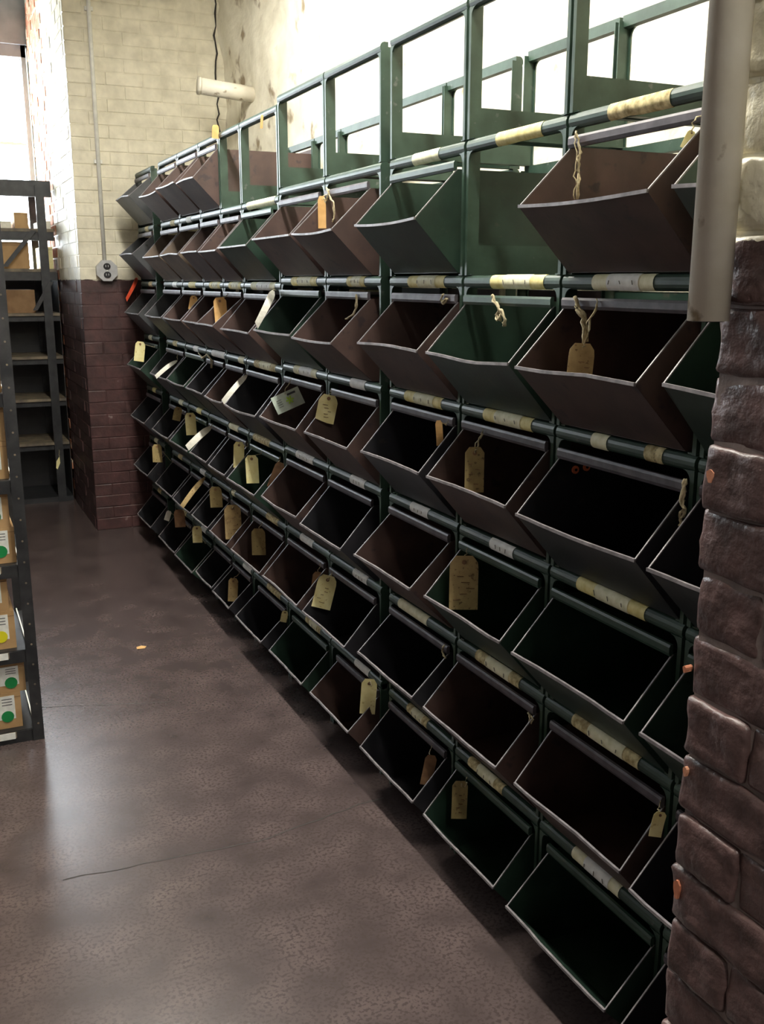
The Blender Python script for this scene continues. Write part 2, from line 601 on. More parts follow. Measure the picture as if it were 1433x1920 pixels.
def u_frame(w, zb, front):
    """inverted-U end frame of rolled angle, opening with rounded upper corners"""
    mb = MB()
    pw = .0095
    r = .020
    top = RT - .029
    yo = w / 2
    yi = yo - pw
    s = 1 if front else -1
    x0 = 0 if front else DEPTH
    # posts: front flange and returned flange
    for sy in (-1, 1):
        mb.box(min(x0, x0 + s * .004), max(x0, x0 + s * .004), min(sy * yi, sy * yo), max(sy * yi, sy * yo), zb, top + .004)
        fx = .034
        mb.box(min(x0 + s * .004, x0 + s * fx), max(x0 + s * .004, x0 + s * fx), min(sy * (yo - .003), sy * yo), max(sy * (yo - .003), sy * yo), zb, RT - .012)
        # corner web
        pts = [(x0, sy * yi, top + .003)]
        for i in range(6):
            a = math.pi / 2 * i / 5
            pts.append((x0, sy * (yi - r + r * math.cos(a)), top + .003 - r + r * math.sin(a)))
        mb.poly(pts, (s * .004, 0, 0))
    # rolled rail
    prof = []
    for i in range(8):
        a = math.pi * (.5 + i / 7)
        prof.append((x0 + s * (.010 + .0115 * math.cos(a)), RT - .0145 + .0145 * math.sin(a)))
    prof += [(x0 + s * .022, RT - .026), (x0 + s * .022, RT)]
    mb.prism(prof, -yo, yo)
    return mb


_fm = {}


def frame_meshes(w, zb):
    key = (round(w, 3), zb)
    if key not in _fm:
        f = u_frame(w, zb, True).mesh('front_frame', M['green_frame'])
        b = u_frame(w, zb, False).mesh('rear_frame', M['green_frame'])
        sp = []
        for sy in (-1, 1):
            yo = w / 2
            mb = MB().box(.004, DEPTH - .004, min(sy * (yo - .0055), sy * (yo - .0032)), max(sy * (yo - .0055), sy * (yo - .0032)), zb + .0, .082)
            mb.box(.004, DEPTH - .004, min(sy * (yo - .024), sy * (yo - .0055)), max(sy * (yo - .024), sy * (yo - .0055)), max(zb, .013), .0165)
            sp.append(mb.mesh('side_plate', M['green_frame']))
        _fm[key] = (f, b, sp)
    return _fm[key]


FRAMES = {}
for k in range(1, 8):
    for c, y0, y1 in COLS:
        if k == 7 and c == 'a':
            pass
        zb = 0.0 if k == 1 else .0135
        w = y1 - y0
        f, b, sp = frame_meshes(w, zb)
        z = HROW * (k - 1) * SZ[c]
        state = 'open empty green' if (k == 7 and c in 'abcdefgh') or (k == 6 and c == 'c') else 'dark green'
        t = thing('bin_frame', '%s steel stacking frame, %s, %s' % (state, TIER[k], ORD[c]), 'bin frame', (0, (y0 + y1) / 2, z), 'stacking frames of the bin rack')
        t.scale = (1, 1, SZ[c])
        link('front_frame', f, t)
        link('rear_frame', b, t)
        for s_ in sp:
            link('side_plate', s_, t)
        FRAMES[(c, k)] = t

# measured positions of the bin lips: tier -> column -> (near y, far y, lip overhang, lift)
def lip(L_, R_, k):
    zl = HROW * (k - 1) + .138
    a = at(L_[0], L_[1], 2, zl) if L_[1] > 560 or L_[1] < 480 else at(L_[0], L_[1], 0, -.107)
    return a


LIPS = {
    6: {'b': (1.282, 1.663, 0), 'd': (2.103, 2.452, .003), 'e': (2.600, 2.945, 0), 'f': (2.974, 3.351, 0), 'g': (3.440, 3.800, .004), 'l': (5.45, 5.82, .02)},
    5: {'b': (1.287, 1.655, -.003), 'c': (1.690, 2.050, 0), 'd': (2.089, 2.440, 0), 'e': (2.600, 2.945, -.010), 'f': (2.985, 3.360, -.006), 'g': (3.440, 3.800, -.006)},
    4: {'b': (1.272, 1.645, 0), 'c': (1.690, 2.045, .006), 'd': (2.090, 2.440, .005), 'e': (2.545, 2.890, -.004), 'f': (2.975, 3.345, -.010), 'g': (3.41, 3.80, -.006)},
    3: {'b': (1.276, 1.645, 0), 'c': (1.696, 2.052, .005), 'd': (2.105, 2.460, .007), 'e': (2.580, 2.925, -.010), 'f': (2.970, 3.335, .002), 'g': (3.42, 3.78, -.006)},
    2: {'b': (1.262, 1.630, .003), 'c': (1.696, 2.052, .009), 'd': (2.100, 2.452, .014), 'e': (2.560, 2.925, -.010), 'f': (2.975, 3.345, -.006), 'g': (3.40, 3.775, -.006)},
    1: {'b': (1.262, 1.622, .010), 'c': (1.695, 2.045, .008), 'd': (2.105, 2.456, .012), 'e': (2.535, 2.870, .020), 'f': (2.960, 3.310, .014), 'g': (3.395, 3.730, .018), 'h': (3.84, 4.10, .016), 'i': (4.13, 4.42, .02)},
    7: {'l': (5.45, 5.82, .02)},
}
LX = {('e', 5): -.125, ('e', 6): -.118, ('l', 6): -.118, ('l', 7): -.118, ('b', 6): -.115, ('b', 5): -.112, ('d', 3): -.116, ('b', 2): -.096, ('h', 5): -.13}
PAINT = {
    7: dict(i='brown', j='brown', k='brown', l='slate'),
    6: dict(a='green', b='brown', d='green', e='brown', f='brown', g='green', h='brown', i='brown', j='taupe', k='taupe', l='slate'),
    5: dict(a='green', b='brown', c='green', d='brown', e='brown', f='green', g='brown', h='brown', i='brown', j='brown', k='slate', l='slate'),
    4: dict(a='dark', b='dark', c='brown', d='dark', e='brown', f='brown', g='dark', h='brown', i='dark', j='green', k='slate', l='green'),
    3: dict(a='green', b='green', c='green', d='brown', e='dark', f='brown', g='green', h='dark', i='dark', j='green', k='dark', l='dark'),
    2: dict(a='dark', b='brown', c='brown', d='dark', e='dark', f='brown', g='brown', h='brown', i='dark', j='dark', k='dark', l='dark'),
    1: dict(a='dark', b='green', c='green', d='dark', e='brown', f='green', g='dark', h='dark', i='dark', j='green', k='dark', l='dark'),
}
PW = {'green': 'dark green', 'brown': 'red-brown', 'taupe': 'dusty taupe', 'slate': 'slate grey', 'dark': 'blackened'}
BINBOX = {}


def make_bin(c, k, y0, y1, lift, paint, fy0, fy1):
    lx = LX.get((c, k), random.uniform(-.111, -.101))
    w = y1 - y0
    yc = (y0 + y1) / 2
    zb = (HROW * (k - 1) + .0168 + min(.008, max(0, lift))) * SZ[c]
    dl = lift if lift < 0 else max(0, lift - .008)            # bent lip
    t = thing('hopper_bin', '%s steel hopper bin, %s, %s' % (PW[paint], TIER[k], ORD[c]), 'bin', (0, yc, zb), 'hopper bins in the rack')
    t.scale = (1, 1, SZ[c])
    m = M[paint]
    th = .0022
    D = DEPTH - .012
    hl = .1215 + dl        # lip height above the bin floor
    ht = .234              # top of side above the bin floor
    # body: floor, back, two sides with the pointed cheek
    mb = MB()
    mb.box(.004, D, -w / 2, w / 2, 0, th)
    mb.box(D - th, D, -w / 2, w / 2, th, ht + .0245)
    for s in (-1, 1):
        ya, yb = sorted((s * w / 2, s * (w / 2 - th)))
        mb.prism([(.004, th), (D - th, th), (D - th, ht), (.002, ht), (lx, hl)], ya, yb)
    mb.obj('body', m, t)
    # sloping front with a dented lip
    n = 8
    bow = random.uniform(-.006, .004)
    kink = random.uniform(.25, .75)
    kd = random.choice((0, 0, random.uniform(-.006, .006)))
    L = []
    for i in range(n + 1):
        f = i / n
        dz = bow * math.sin(math.pi * f) + kd * max(0, 1 - abs(f - kink) / .4)
        L.append(Vector((lx + random.uniform(-.0012, .0012), -w / 2 + w * f, hl + dz)))
    mb = MB()
    vs = []
    for p in L:
        q = Vector((.004, p.y, .0005))
        mid = (p + q) / 2
        vs += [p, mid, q]
    vs2 = [v + Vector((.0018, 0, .0016)) for v in vs]
    nn = len(vs)
    fs = []
    for i in range(n):
        for j in range(2):
            a = i * 3 + j
            fs.append((a, a + 1, a + 4, a + 3))
            fs.append((nn + a, nn + a + 3, nn + a + 4, nn + a + 1))
    mb.add(vs + vs2, fs)
    mb.obj('front_panel', m, t, smooth=True)
    # worn rim along lip and cheeks
    mb = MB()
    lw = .0032
    ring = []
    for p in L:
        ring.append([p + Vector((-.0022, 0, .0034)), p + Vector((.0026, 0, .0034)), p + Vector((.0026, 0, -.0026)), p + Vector((-.0022, 0, -.0026))])
    vs = [q for r_ in ring for q in r_]
    fs = []
    for i in range(n):
        for j in range(4):
            fs.append((i * 4 + j, i * 4 + (j + 1) % 4, i * 4 + 4 + (j + 1) % 4, i * 4 + 4 + j))
    fs += [(0, 1, 2, 3), (n * 4 + 3, n * 4 + 2, n * 4 + 1, n * 4)]
    mb.add(vs, fs)
    for s in (-1, 1):
        y = s * (w / 2 - th / 2)
        a = Vector((lx, y, hl))
        b = Vector((.000, y, ht))
        d = (b - a).normalized()
        nv_ = Vector((-d.z, 0, d.x)) * .0012
        hw = Vector((0, .0015, 0))
        mb.poly([a - hw - nv_, b - hw - nv_, b - hw + nv_, a - hw + nv_], hw * 2)
    mb.obj('rim', M['edge'], t)
    # bar across the top of the mouth
    mb = MB()
    prof = [(-.0075, ht - .003), (-.0100, ht + .003), (-.0100, ht + .014), (-.0075, ht + .0185), (-.0006, ht + .0185), (-.0006, ht - .003)]
    mb.prism(prof, -w / 2, w / 2)
    railm = M['green_frame'] if paint == 'green' else M['rail_violet']
    mb.obj('top_bar', railm, t)
    BINBOX[(c, k)] = (y0, y1, zb, lx, hl, ht)
    return t


for k in PAINT:
    for c, fy0, fy1 in COLS:
        if c not in PAINT[k]:
            continue
        if c in LIPS.get(k, {}):
            y0, y1, lift = LIPS[k][c]
        else:
            y0, y1 = fy0 + .016 + random.uniform(-.004, .004), fy1 - .016 + random.uniform(-.004, .004)
            lift = random.uniform(-.006, .004)
        y0 = max(y0, fy0 + .0125)
        y1 = min(y1, fy1 - .0125)
        make_bin(c, k, y0, y1, lift, PAINT[k][c], fy0, fy1)

# ---- tape and paper labels on the rails (u range read on the rail line, style)
TAPES = {
    (6, 'b'): [(1140, 1255, 'tape_torn')], (6, 'c'): [(928, 1016, 'tape')], (6, 'd'): [(772, 822, 'tape_pale')], (6, 'g'): [(462, 514, 'tape_pale')],
    (5, 'b'): [(1110, 1225, 'tape_pale', 1)], (5, 'c'): [(918, 1018, 'tape', 1)], (5, 'd'): [(764, 831, 'tape', 1)], (5, 'e'): [(650, 682, 'tape', 1)],
    (5, 'f'): [(545, 592, 'tape', 1)], (5, 'g'): [(470, 515, 'tape_pale', 1)], (5, 'h'): [(428, 451, 'tape', 1)], (5, 'i'): [(392, 412, 'tape', 1)], (5, 'j'): [(353, 366, 'tape')],
    (4, 'b'): [(1108, 1138, 'tape_pale'), (1206, 1240, 'tape_torn')], (4, 'c'): [(905, 996, 'tape', 1)], (4, 'd'): [(758, 826, 'tape', 1)], (4, 'e'): [(655, 683, 'paper')],
    (4, 'f'): [(550, 592, 'tape_pale', 1)], (4, 'g'): [(476, 515, 'tape_torn', 1)], (4, 'h'): [(446, 457, 'tape_pale')], (4, 'i'): [(396, 420, 'paper')],
    (3, 'b'): [(1082, 1208, 'tape', 1)], (3, 'c'): [(918, 962, 'paper', 1)], (3, 'd'): [(768, 802, 'paper', 1)], (3, 'e'): [(656, 683, 'paper', 1)],
    (3, 'f'): [(554, 586, 'paper', 1)], (3, 'g'): [(474, 505, 'tape_torn')], (3, 'h'): [(425, 446, 'tape_pale')],
    (2, 'b'): [(1072, 1196, 'tape_torn', 1)], (2, 'c'): [(890, 972, 'tape_torn', 1)], (2, 'd'): [(745, 800, 'tape_pale')], (2, 'e'): [(661, 688, 'paper', 1)],
    (2, 'f'): [(562, 586, 'paper')], (2, 'g'): [(498, 520, 'tape_torn')], (2, 'h'): [(420, 440, 'tape_pale')], (2, 'i'): [(368, 382, 'paper')],
    (1, 'b'): [(1072, 1160, 'tape_pale', 1)], (1, 'c'): [(878, 940, 'tape_torn', 1)], (1, 'd'): [(762, 800, 'tape_torn', 1)], (1, 'e'): [(664, 690, 'paper')],
    (1, 'f'): [(572, 600, 'tape_torn', 1)], (1, 'g'): [(500, 525, 'tape_torn')], (1, 'h'): [(455, 470, 'paper')],
}


def rail_strip(parent, yc, zbase, ya, yb, m, grow=.0009, a0=.42, a1=1.42, ragged=0.0, name='tape_label', segs=6):
    """paper that wraps the rolled rail between two places along it"""
    mb = MB()
    n = 9
    vs = []
    for i in range(segs + 1):
        y = ya + (yb - ya) * i / segs - yc
        j0 = a0 + random.uniform(-ragged, ragged)
        j1 = a1 + random.uniform(-ragged, ragged)
        if i in (0, segs):
            y += random.uniform(-.003, .003)
        for q in range(n):
            a = math.pi * (j0 + (j1 - j0) * q / (n - 1))
            rx, rz = .0115 + grow, .0145 + grow
            vs.append((.010 + rx * math.cos(a), y, RT - .0145 + rz * math.sin(a)))
    fs = []
    for i in range(segs):
        for q in range(n - 1):
            a = i * n + q
            fs.append((a, a + 1, a + n + 1, a + n))
    mb.add(vs, fs)
    return mb.obj(name, m, parent, smooth=True)


for k in range(1, 7):
    for c in 'jkl':
        if (k, c) not in TAPES:
            q = [x for x in COLS if x[0] == c][0]
            yy = q[1] + (q[2] - q[1]) * random.uniform(.35, .6)
            zz = (HROW * (k - 1) + RT - .0145) * SZ[c]
            uu = []
            for e in (-.05, .04):
                d = Vector((-.002, yy + e, zz)) - CAMP
                uu.append(716.5 + FPX * d.dot(RGT) / d.dot(FWD))
            TAPES[(k, c)] = [(min(uu), max(uu), random.choice(('tape', 'tape_pale', 'tape_torn', 'paper')))]
for (k, c), items in TAPES.items():
    fr_ = FRAMES[(c, k)]
    fy = [q for q in COLS if q[0] == c][0]
    yc = (fy[1] + fy[2]) / 2
    zr = (HROW * (k - 1) + RT - .0145) * SZ[c]
    for it in items:
        ua, ub, mm = it[:3]
        # walk along the rail to where it crosses the column of pixels
        def y_at(u):
            lo, hi = fy[1] - .3, fy[2] + .3
            for _ in range(40):
                mid = (lo + hi) / 2
                d = Vector((-.002, mid, zr)) - CAMP
                uu = 716.5 + FPX * d.dot(RGT) / d.dot(FWD)
                if uu > u:
                    lo = mid
                else:
                    hi = mid
            return (lo + hi) / 2
        ya, yb = sorted((y_at(ua), y_at(ub)))
        ya, yb = max(ya, fy[1] + .004), min(yb, fy[2] - .004)
        if yb - ya < .01:
            continue
        rag = .10 if mm == 'tape_torn' else .03
        lab = rail_strip(fr_, yc, 0, ya, yb, M[mm], ragged=rag, a0=.36 if mm != 'paper' else .55)
        lab['label'] = {'tape': 'yellowed masking tape label', 'tape_pale': 'pale tape label', 'tape_torn': 'torn brown tape label', 'paper': 'small white paper label'}[mm]
        if len(it) > 3:
            w = yb - ya
            if mm != 'paper':
                n2 = rail_strip(fr_, yc, 0, ya + w * .22, yb - w * .26, M['tape_pale' if mm != 'tape_pale' else 'paper'], grow=.0016, a0=.5, a1=1.36, name='number_slip')
            # illegible pencilled figures
            mb = MB()
            nst = 3
            for q in range(nst):
                y = ya + w * (.30 + .40 * q / (nst - 1)) - yc
                hgt = random.uniform(.006, .011)
                sl = random.uniform(-.002, .004)
                x = .010 - .0115 - .0030
                zc = RT - .0145
                mb.poly([(x, y, zc - hgt / 2), (x, y + .0018, zc - hgt / 2), (x, y + .0018 + sl, zc + hgt / 2), (x, y + sl, zc + hgt / 2)], (.0008, 0, 0))
            mb.obj('pencil_marks', M['ink'], fr_)['kind'] = 'stuff'

# ------------------------------------------------------------------ paper tags and twine
def cell(c, k):
    for q in COLS:
        if q[0] == c:
            return q


def strand(pts, r, seed=0, jit=.003):
    rnd = random.Random(seed)
    out = []
    for i in range(len(pts) - 1):
        a, b = Vector(pts[i]), Vector(pts[i + 1])
        for j in range(3):
            out.append(a.lerp(b, j / 3) + Vector((rnd.uniform(-jit, jit), rnd.uniform(-jit, jit), rnd.uniform(-jit, jit) * .5)) * (1 if (i or j) else 0))
    out.append(Vector(pts[-1]))
    return MB().tube(out, r, 5)


def paper_tag(u, v, wpx, hpx, tilt, c, k, m, label, face=25, curl=0.0, x=-.034, hole=True, string=True, knot=False, square=False, torn=False):
    """card on a string: centre, size and lean as seen in the photograph, hung in front of its bin's top bar"""
    p = at(u, v, 0, x)
    s = pxscale(p)
    W, Hh = wpx / s, hpx / s
    zr = (HROW * (k - 1) + .0168 + .234 + .008) * SZ[c]
    t = thing('paper_tag', label, 'tag', p, 'paper tags tied to the bins')
    fa = math.radians(face)
    right = Vector((math.cos(fa), -math.sin(fa), 0))
    nrm = Vector((-math.sin(fa), -math.cos(fa), 0))
    ct, st = math.cos(math.radians(tilt)), math.sin(math.radians(tilt))
    ax = right * ct + Vector((0, 0, 1)) * st
    up = right * -st + Vector((0, 0, 1)) * ct
    # outline rows from top to bottom
    n = 8
    vs, fs = [], []
    ch = 0 if square else min(W * .28, Hh * .2)
    for i in range(n + 1):
        f = i / n
        yy = Hh / 2 - Hh * f
        hw = W / 2
        if not square and Hh * f < ch:
            hw = W / 2 - (ch - Hh * f) * .75
        bend = curl * Hh * (math.sin(f * math.pi * .9) - .2)
        for j, fx in enumerate((-1, -.33, .33, 1)):
            yq = yy
            if torn and i == n:
                yq += Hh * (.07 if j < 1 else -.02 if j > 1 else .02)
            vs.append(ax * (hw * fx) + up * yq + nrm * (bend + .002 * math.sin(3 * f + u)))
    if not square:
        pass
    for i in range(n):
        for j in range(3):
            a = i * 4 + j
            fs.append((a, a + 1, a + 5, a + 4))
    nn = len(vs)
    back = [q - nrm * .0007 for q in vs]
    allf = fs + [tuple(reversed([i + nn for i in f])) for f in fs]
    bord = [i * 4 for i in range(n + 1)]
    bord2 = [i * 4 + 3 for i in range(n + 1)]
    for i in range(n):
        allf.append((bord[i], bord[i + 1], bord[i + 1] + nn, bord[i] + nn))
        allf.append((bord2[i + 1], bord2[i], bord2[i] + nn, bord2[i + 1] + nn))
    MB().add(vs + back, allf).obj('card', M[m], t, smooth=False)
    hc = up * (Hh / 2 - min(Hh * .13, .016)) + nrm * .0012
    if hole:
        rr = min(W * .12, .006)
        pts = [hc + (ax * math.cos(a) + up * math.sin(a)) * rr for a in [i * math.pi / 4 for i in range(8)]]
        MB().poly(pts, nrm * .0006).obj('eyelet', M['tag_brown'], t)
    if string:
        top = Vector((-.0135, p.y + random.uniform(-.01, .02), zr)) - Vector(p)
        MB_ = strand([hc, hc * .6 + top * .4 + Vector((-.004, .004, .004)), top + Vector((-.004, 0, -.004)), top + Vector((.0005, .002, .010))], .0013, int(u * 7 + v))
        MB_.obj('string', M['twine'], t, smooth=True)
        if knot:
            strand([top + Vector((-.004, -.006, 0)), top + Vector((-.010, .004, -.03)), hc + up * .01 + ax * .004, hc], .0022, int(u + v)).obj('string', M['twine'], t, smooth=True)
    # faint pencilled lines on larger cards
    if wpx * hpx > 1500 and not square:
        mb = MB()
        rnd = random.Random(int(u))
        for q in range(5):
            cx, cy = rnd.uniform(-.25, .25) * W, (.12 - .11 * q) * Hh
            ll = rnd.uniform(.15, .3) * W
            b0 = ax * (cx - ll / 2) + up * cy + nrm * (.0035 + abs(curl) * Hh)
            b1 = ax * (cx + ll / 2) + up * (cy + rnd.uniform(-.01, .01) * Hh) + nrm * (.0035 + abs(curl) * Hh)
            if curl == 0:
                mb.poly([b0, b1, b1 + up * .0012, b0 + up * .0012], nrm * -.003)
        if mb.v:
            mb.obj('pencil_lines', M['tag_brown'], t)['kind'] = 'stuff'
    return t


def diag_tag(u0, v0, u1, v1, wpx, c, k, m, label, x=-.15, curl=.12, xa=-.02):
    """curled card standing out from the rack on its string, its face turned up to the lamps"""
    a, b = at(u0, v0, 0, xa), at(u1, v1, 0, x)
    t = thing('paper_tag', label, 'tag', a, 'paper tags tied to the bins')
    d = b - a
    side = d.cross(Vector((0, 0, 1))).normalized()
    up = side.cross(d).normalized()
    n = 8
    W = max(.020, min(.032, wpx / pxscale(a) * 1.0))
    side = (side * .8 + up * .6).normalized()
    nrm = side.cross(d).normalized()
    vs = []
    for i in range(n + 1):
        f = i / n
        hw = W / 2 * min(1, .35 + f * 4)
        bend = nrm * (curl * d.length * math.sin(math.pi * f) * .5)
        tw = (side * math.cos(f * .7) + nrm * math.sin(f * .7)).normalized()
        vs += [d * f + bend - tw * hw, d * f + bend + tw * hw]
    nn = len(vs)
    fs = [(2 * i, 2 * i + 1, 2 * i + 3, 2 * i + 2) for i in range(n)]
    back = [q - nrm * .0007 for q in vs]
    fs += [tuple(reversed([q + nn for q in f])) for f in fs]
    for i in range(n):
        fs.append((2 * i, 2 * i + 2, 2 * i + 2 + nn, 2 * i + nn))
        fs.append((2 * i + 1, 2 * i + 3, 2 * i + 3 + nn, 2 * i + 1 + nn))
    MB().add(vs + back, fs).obj('card', M[m], t)
    zr = (HROW * (k - 1) + .0168 + .234 + .008) * SZ[c]
    top = Vector((-.0135, a.y + .005, max(zr, a.z + .012))) - a
    strand([d * .03, d * -.03 + Vector((0, 0, .004)), top], .0013, int(u0 + v0)).obj('string', M['twine'], t, smooth=True)
    return t


T = paper_tag
T(1088, 690, 48, 92, -3, 'b', 5, 'tag_tan', 'tan stained tag hanging from thick twine, nearest to the steel pipe', knot=True, x=-.045)
T(890, 881, 36, 86, 0, 'c', 4, 'tag_olive', 'long narrow olive-tan tag left of the two orange dots', x=-.045, knot=True)
T(870, 1093, 54, 106, 0, 'c', 3, 'tag_tan', 'largest tan tag, hanging upright in the middle of the rack')
T(824, 812, 13, 48, 4, 'd', 4, 'tag_orange', 'narrow curled orange tag on a fourth tier bin edge', curl=.15, hole=False)
T(613, 766, 36, 52, -12, 'e', 4, 'tag_cream', 'short cream tag with a torn lower edge', torn=True)
T(540, 751, 56, 34, 24, 'f', 4, 'tag_mint', 'pale green printed label card tilted in a fourth tier bin', square=True, hole=False, string=True)
diag_tag(513, 545, 481, 610, 14, 'f', 5, 'tag_white', 'white tag curling edge-on in front of the fifth tier')
T(414, 584, 24, 52, 3, 'g', 5, 'tag_orange', 'orange-tan tag with rounded top on the fifth tier', x=-.045)
T(362, 568, 14, 26, -12, 'h', 5, 'tag_orange', 'small orange tag near the far end of the fifth tier')
diag_tag(257, 521, 237, 562, 7, 'l', 5, 'tag_red', 'bright red tag sticking out beside the far pillar')
T(262, 659, 19, 37, -8, 'l', 4, 'tag_cream', 'cream tag hanging alone against the maroon pillar', x=-.10)
diag_tag(332, 676, 292, 707, 7, 'j', 4, 'tag_white', 'thin white tag sticking out low at the far end')
diag_tag(463, 703, 418, 754, 10, 'g', 4, 'tag_white', 'long bright white tag sticking out of the fourth tier')
T(333, 776, 15, 26, -14, 'j', 3, 'tag_olive', 'small olive tag left of a larger cream one')
T(358, 795, 20, 42, 2, 'i', 3, 'tag_cream', 'pointed cream tag on the third tier near the far end', x=-.05)
diag_tag(396, 800, 351, 840, 12, 'h', 3, 'tag_white', 'white tag lying almost level across a third tier bin')
T(448, 853, 20, 50, -3, 'g', 3, 'tag_cream', 'slim cream tag, left of a pair on the third tier', x=-.05)
T(473, 880, 24, 54, 1, 'g', 3, 'tag_cream', 'straight cream tag, right of a pair on the third tier', x=-.055)
T(518, 891, 18, 52, -22, 'f', 3, 'tag_brown', 'brown twisted tag on a third tier bin edge', curl=.1)
T(295, 850, 18, 34, 0, 'l', 2, 'tag_olive', 'olive tag lowest against the far maroon pillar', x=-.10)
diag_tag(384, 895, 341, 950, 9, 'i', 2, 'tag_tan', 'thin tan tag sticking out of the second tier')
T(405, 932, 23, 40, 2, 'h', 2, 'tag_olive', 'square-ended olive tag on the second tier', x=-.06)
T(337, 972, 20, 34, 3, 'k', 1, 'tag_brown', 'dull brown tag just above the floor at the far end', x=-.06)
T(315, 967, 10, 20, -20, 'l', 1, 'tag_white', 'tiny grey-white tag at the far end of the floor tier', x=-.06)
T(370, 1002, 18, 32, 1, 'j', 1, 'tag_cream', 'small pale cream tag on the floor tier', x=-.06)
T(437, 979, 31, 66, 1, 'g', 2, 'tag_tan', 'broad tan tag on the second tier', knot=True, x=-.05)
T(485, 1016, 26, 52, 0, 'f', 2, 'tag_olive', 'notched olive-tan tag right of a broad tan one')
T(437, 1106, 18, 46, -4, 'h', 1, 'tag_tan', 'narrow rust-tan tag on the floor tier', x=-.05)
T(533, 1156, 12, 22, -12, 'f', 1, 'tag_cream', 'tiny cream tag on the floor tier')
T(594, 1098, 20, 54, -8, 'e', 2, 'tag_brown', 'brown tag mostly hidden behind a bright cream tag', x=-.03)
T(609, 1110, 36, 66, -14, 'e', 2, 'tag_cream', 'bright cream tag leaning left on the second tier', x=-.045, knot=True)
T(691, 1306, 29, 70, -4, 'e', 1, 'tag_cream', 'pale curved tag with bunched string on the floor tier', knot=True, curl=.04)
T(804, 1444, 22, 62, -10, 'd', 1, 'tag_brown', 'dark brown tag inside a floor tier bin')
T(862, 1500, 29, 80, -1, 'c', 1, 'tag_olive', 'tall tan tag in the nearest visible floor tier bin', knot=True)
T(1234, 1546, 24, 54, -8, 'b', 2, 'tag_cream', 'cream tag tucked behind a bin edge by the near pillar')
T(1291, 262, 16, 34, -24, 'b', 6, 'tag_cream', 'small cream tag in the upper bin beside the steel pipe')
T(604, 398, 15, 58, 0, 'e', 6, 'tag_orange', 'ochre tag under the top row of open frames', knot=True)
T(404, 247, 13, 24, -4, 'i', 7, 'tag_orange', 'orange tag standing above the top tier bins', x=-.012, string=False, hole=False)
T(491, 228, 5, 24, -6, 'g', 7, 'tag_orange', 'sliver of orange tag on an open top frame', x=-.012, string=False, hole=False)
# a highlighter mark and print on the green card
tg = [o for o in bpy.data.objects if o.get('label', '').startswith('pale green printed')][0]
fa = math.radians(25)
rt, nr = Vector((math.cos(fa), -math.sin(fa), 0)), Vector((-math.sin(fa), -math.cos(fa), 0))
ct, st = math.cos(math.radians(24)), math.sin(math.radians(24))
axx, upp = rt * ct + Vector((0, 0, 1)) * st, rt * -st + Vector((0, 0, 1)) * ct
mb = MB()
for a in range(3):
    d = axx * math.cos(a * 1.05) + upp * math.sin(a * 1.05)
    e = axx * -math.sin(a * 1.05) + upp * math.cos(a * 1.05)
    mb.poly([-d * .014 - e * .0025 + axx * .008, d * .014 - e * .0025 + axx * .008, d * .014 + e * .0025 + axx * .008, -d * .014 + e * .0025 + axx * .008], nr * (.004 + a * .0003))
mb.obj('highlighter_mark', M['lime'], tg)
mb = MB()
b0 = upp * .016 + axx * .006
mb.poly([b0, b0 + axx * .030, b0 + axx * .030 + upp * .007, b0 + upp * .007], nr * .004)
mb.obj('printed_bar', M['slate'], tg)
mb = MB()
for q in range(4):
    b0 = upp * (.012 - .008 * q) - axx * .038
    mb.poly([b0, b0 + axx * .018, b0 + axx * .018 + upp * .0014, b0 + upp * .0014], nr * .004)
mb.obj('printed_lines', M['slate'], tg)['kind'] = 'stuff'


def twine(pts_px, x, label, r=.0026, strands=3):
    pts = [at(u, v, 0, x) for u, v in pts_px]
    t = thing('twine', label, 'twine', pts[0], 'loose twine left on the bins')
    rnd = random.Random(int(pts_px[0][0]))
    for q in range(strands):
        off = Vector((rnd.uniform(-.003, .003), rnd.uniform(-.004, .004), 0))
        strand([p - pts[0] + (off if i else Vector()) for i, p in enumerate(pts)], r * (1 - .2 * q), q + int(pts_px[0][1])).obj('strand', M['twine'], t, smooth=True)
    return t


twine([(1081, 246), (1082, 262), (1086, 285), (1082, 320), (1084, 345), (1081, 374)], -.014, 'twine hanging into the big red-brown bin beside the pipe', .0022)
twine([(1078, 556), (1083, 575), (1092, 590), (1096, 612), (1098, 640)], -.016, 'thick bunched twine above the tag nearest the pipe', .004, 4)
twine([(923, 552), (927, 565), (934, 575), (940, 586), (934, 602), (930, 590), (940, 580), (946, 600), (945, 612)], -.014, 'pale twine with a hanging loop on the fifth tier', .0028, 2)
twine([(832, 551), (828, 562), (832, 570), (838, 560)], -.014, 'short pale twine knot on the fifth tier', .0026, 2)
twine([(668, 552), (670, 572), (664, 590), (650, 598)], -.014, 'frayed brown twine on the fifth tier', .0026, 3)
twine([(1285, 898), (1284, 920), (1280, 940), (1284, 955), (1278, 975), (1281, 990)], -.014, 'long twisted twine beside the near pillar', .0034, 3)
twine([(834, 1210), (830, 1222), (836, 1234)], -.014, 'small pale twine knot on the second tier', .0024, 2)
twine([(990, 1336), (996, 1348), (988, 1362)], -.014, 'small reddish twine knot right of the second tier', .0024, 2)
twine([(372, 662), (380, 672), (388, 664), (398, 676), (397, 690)], -.014, 'tangled twine at the far end of the fourth tier', .0028, 3)
twine([(612, 352), (618, 372), (625, 380), (624, 410), (622, 416)], -.014, 'white string beside the ochre tag', .0024, 2)

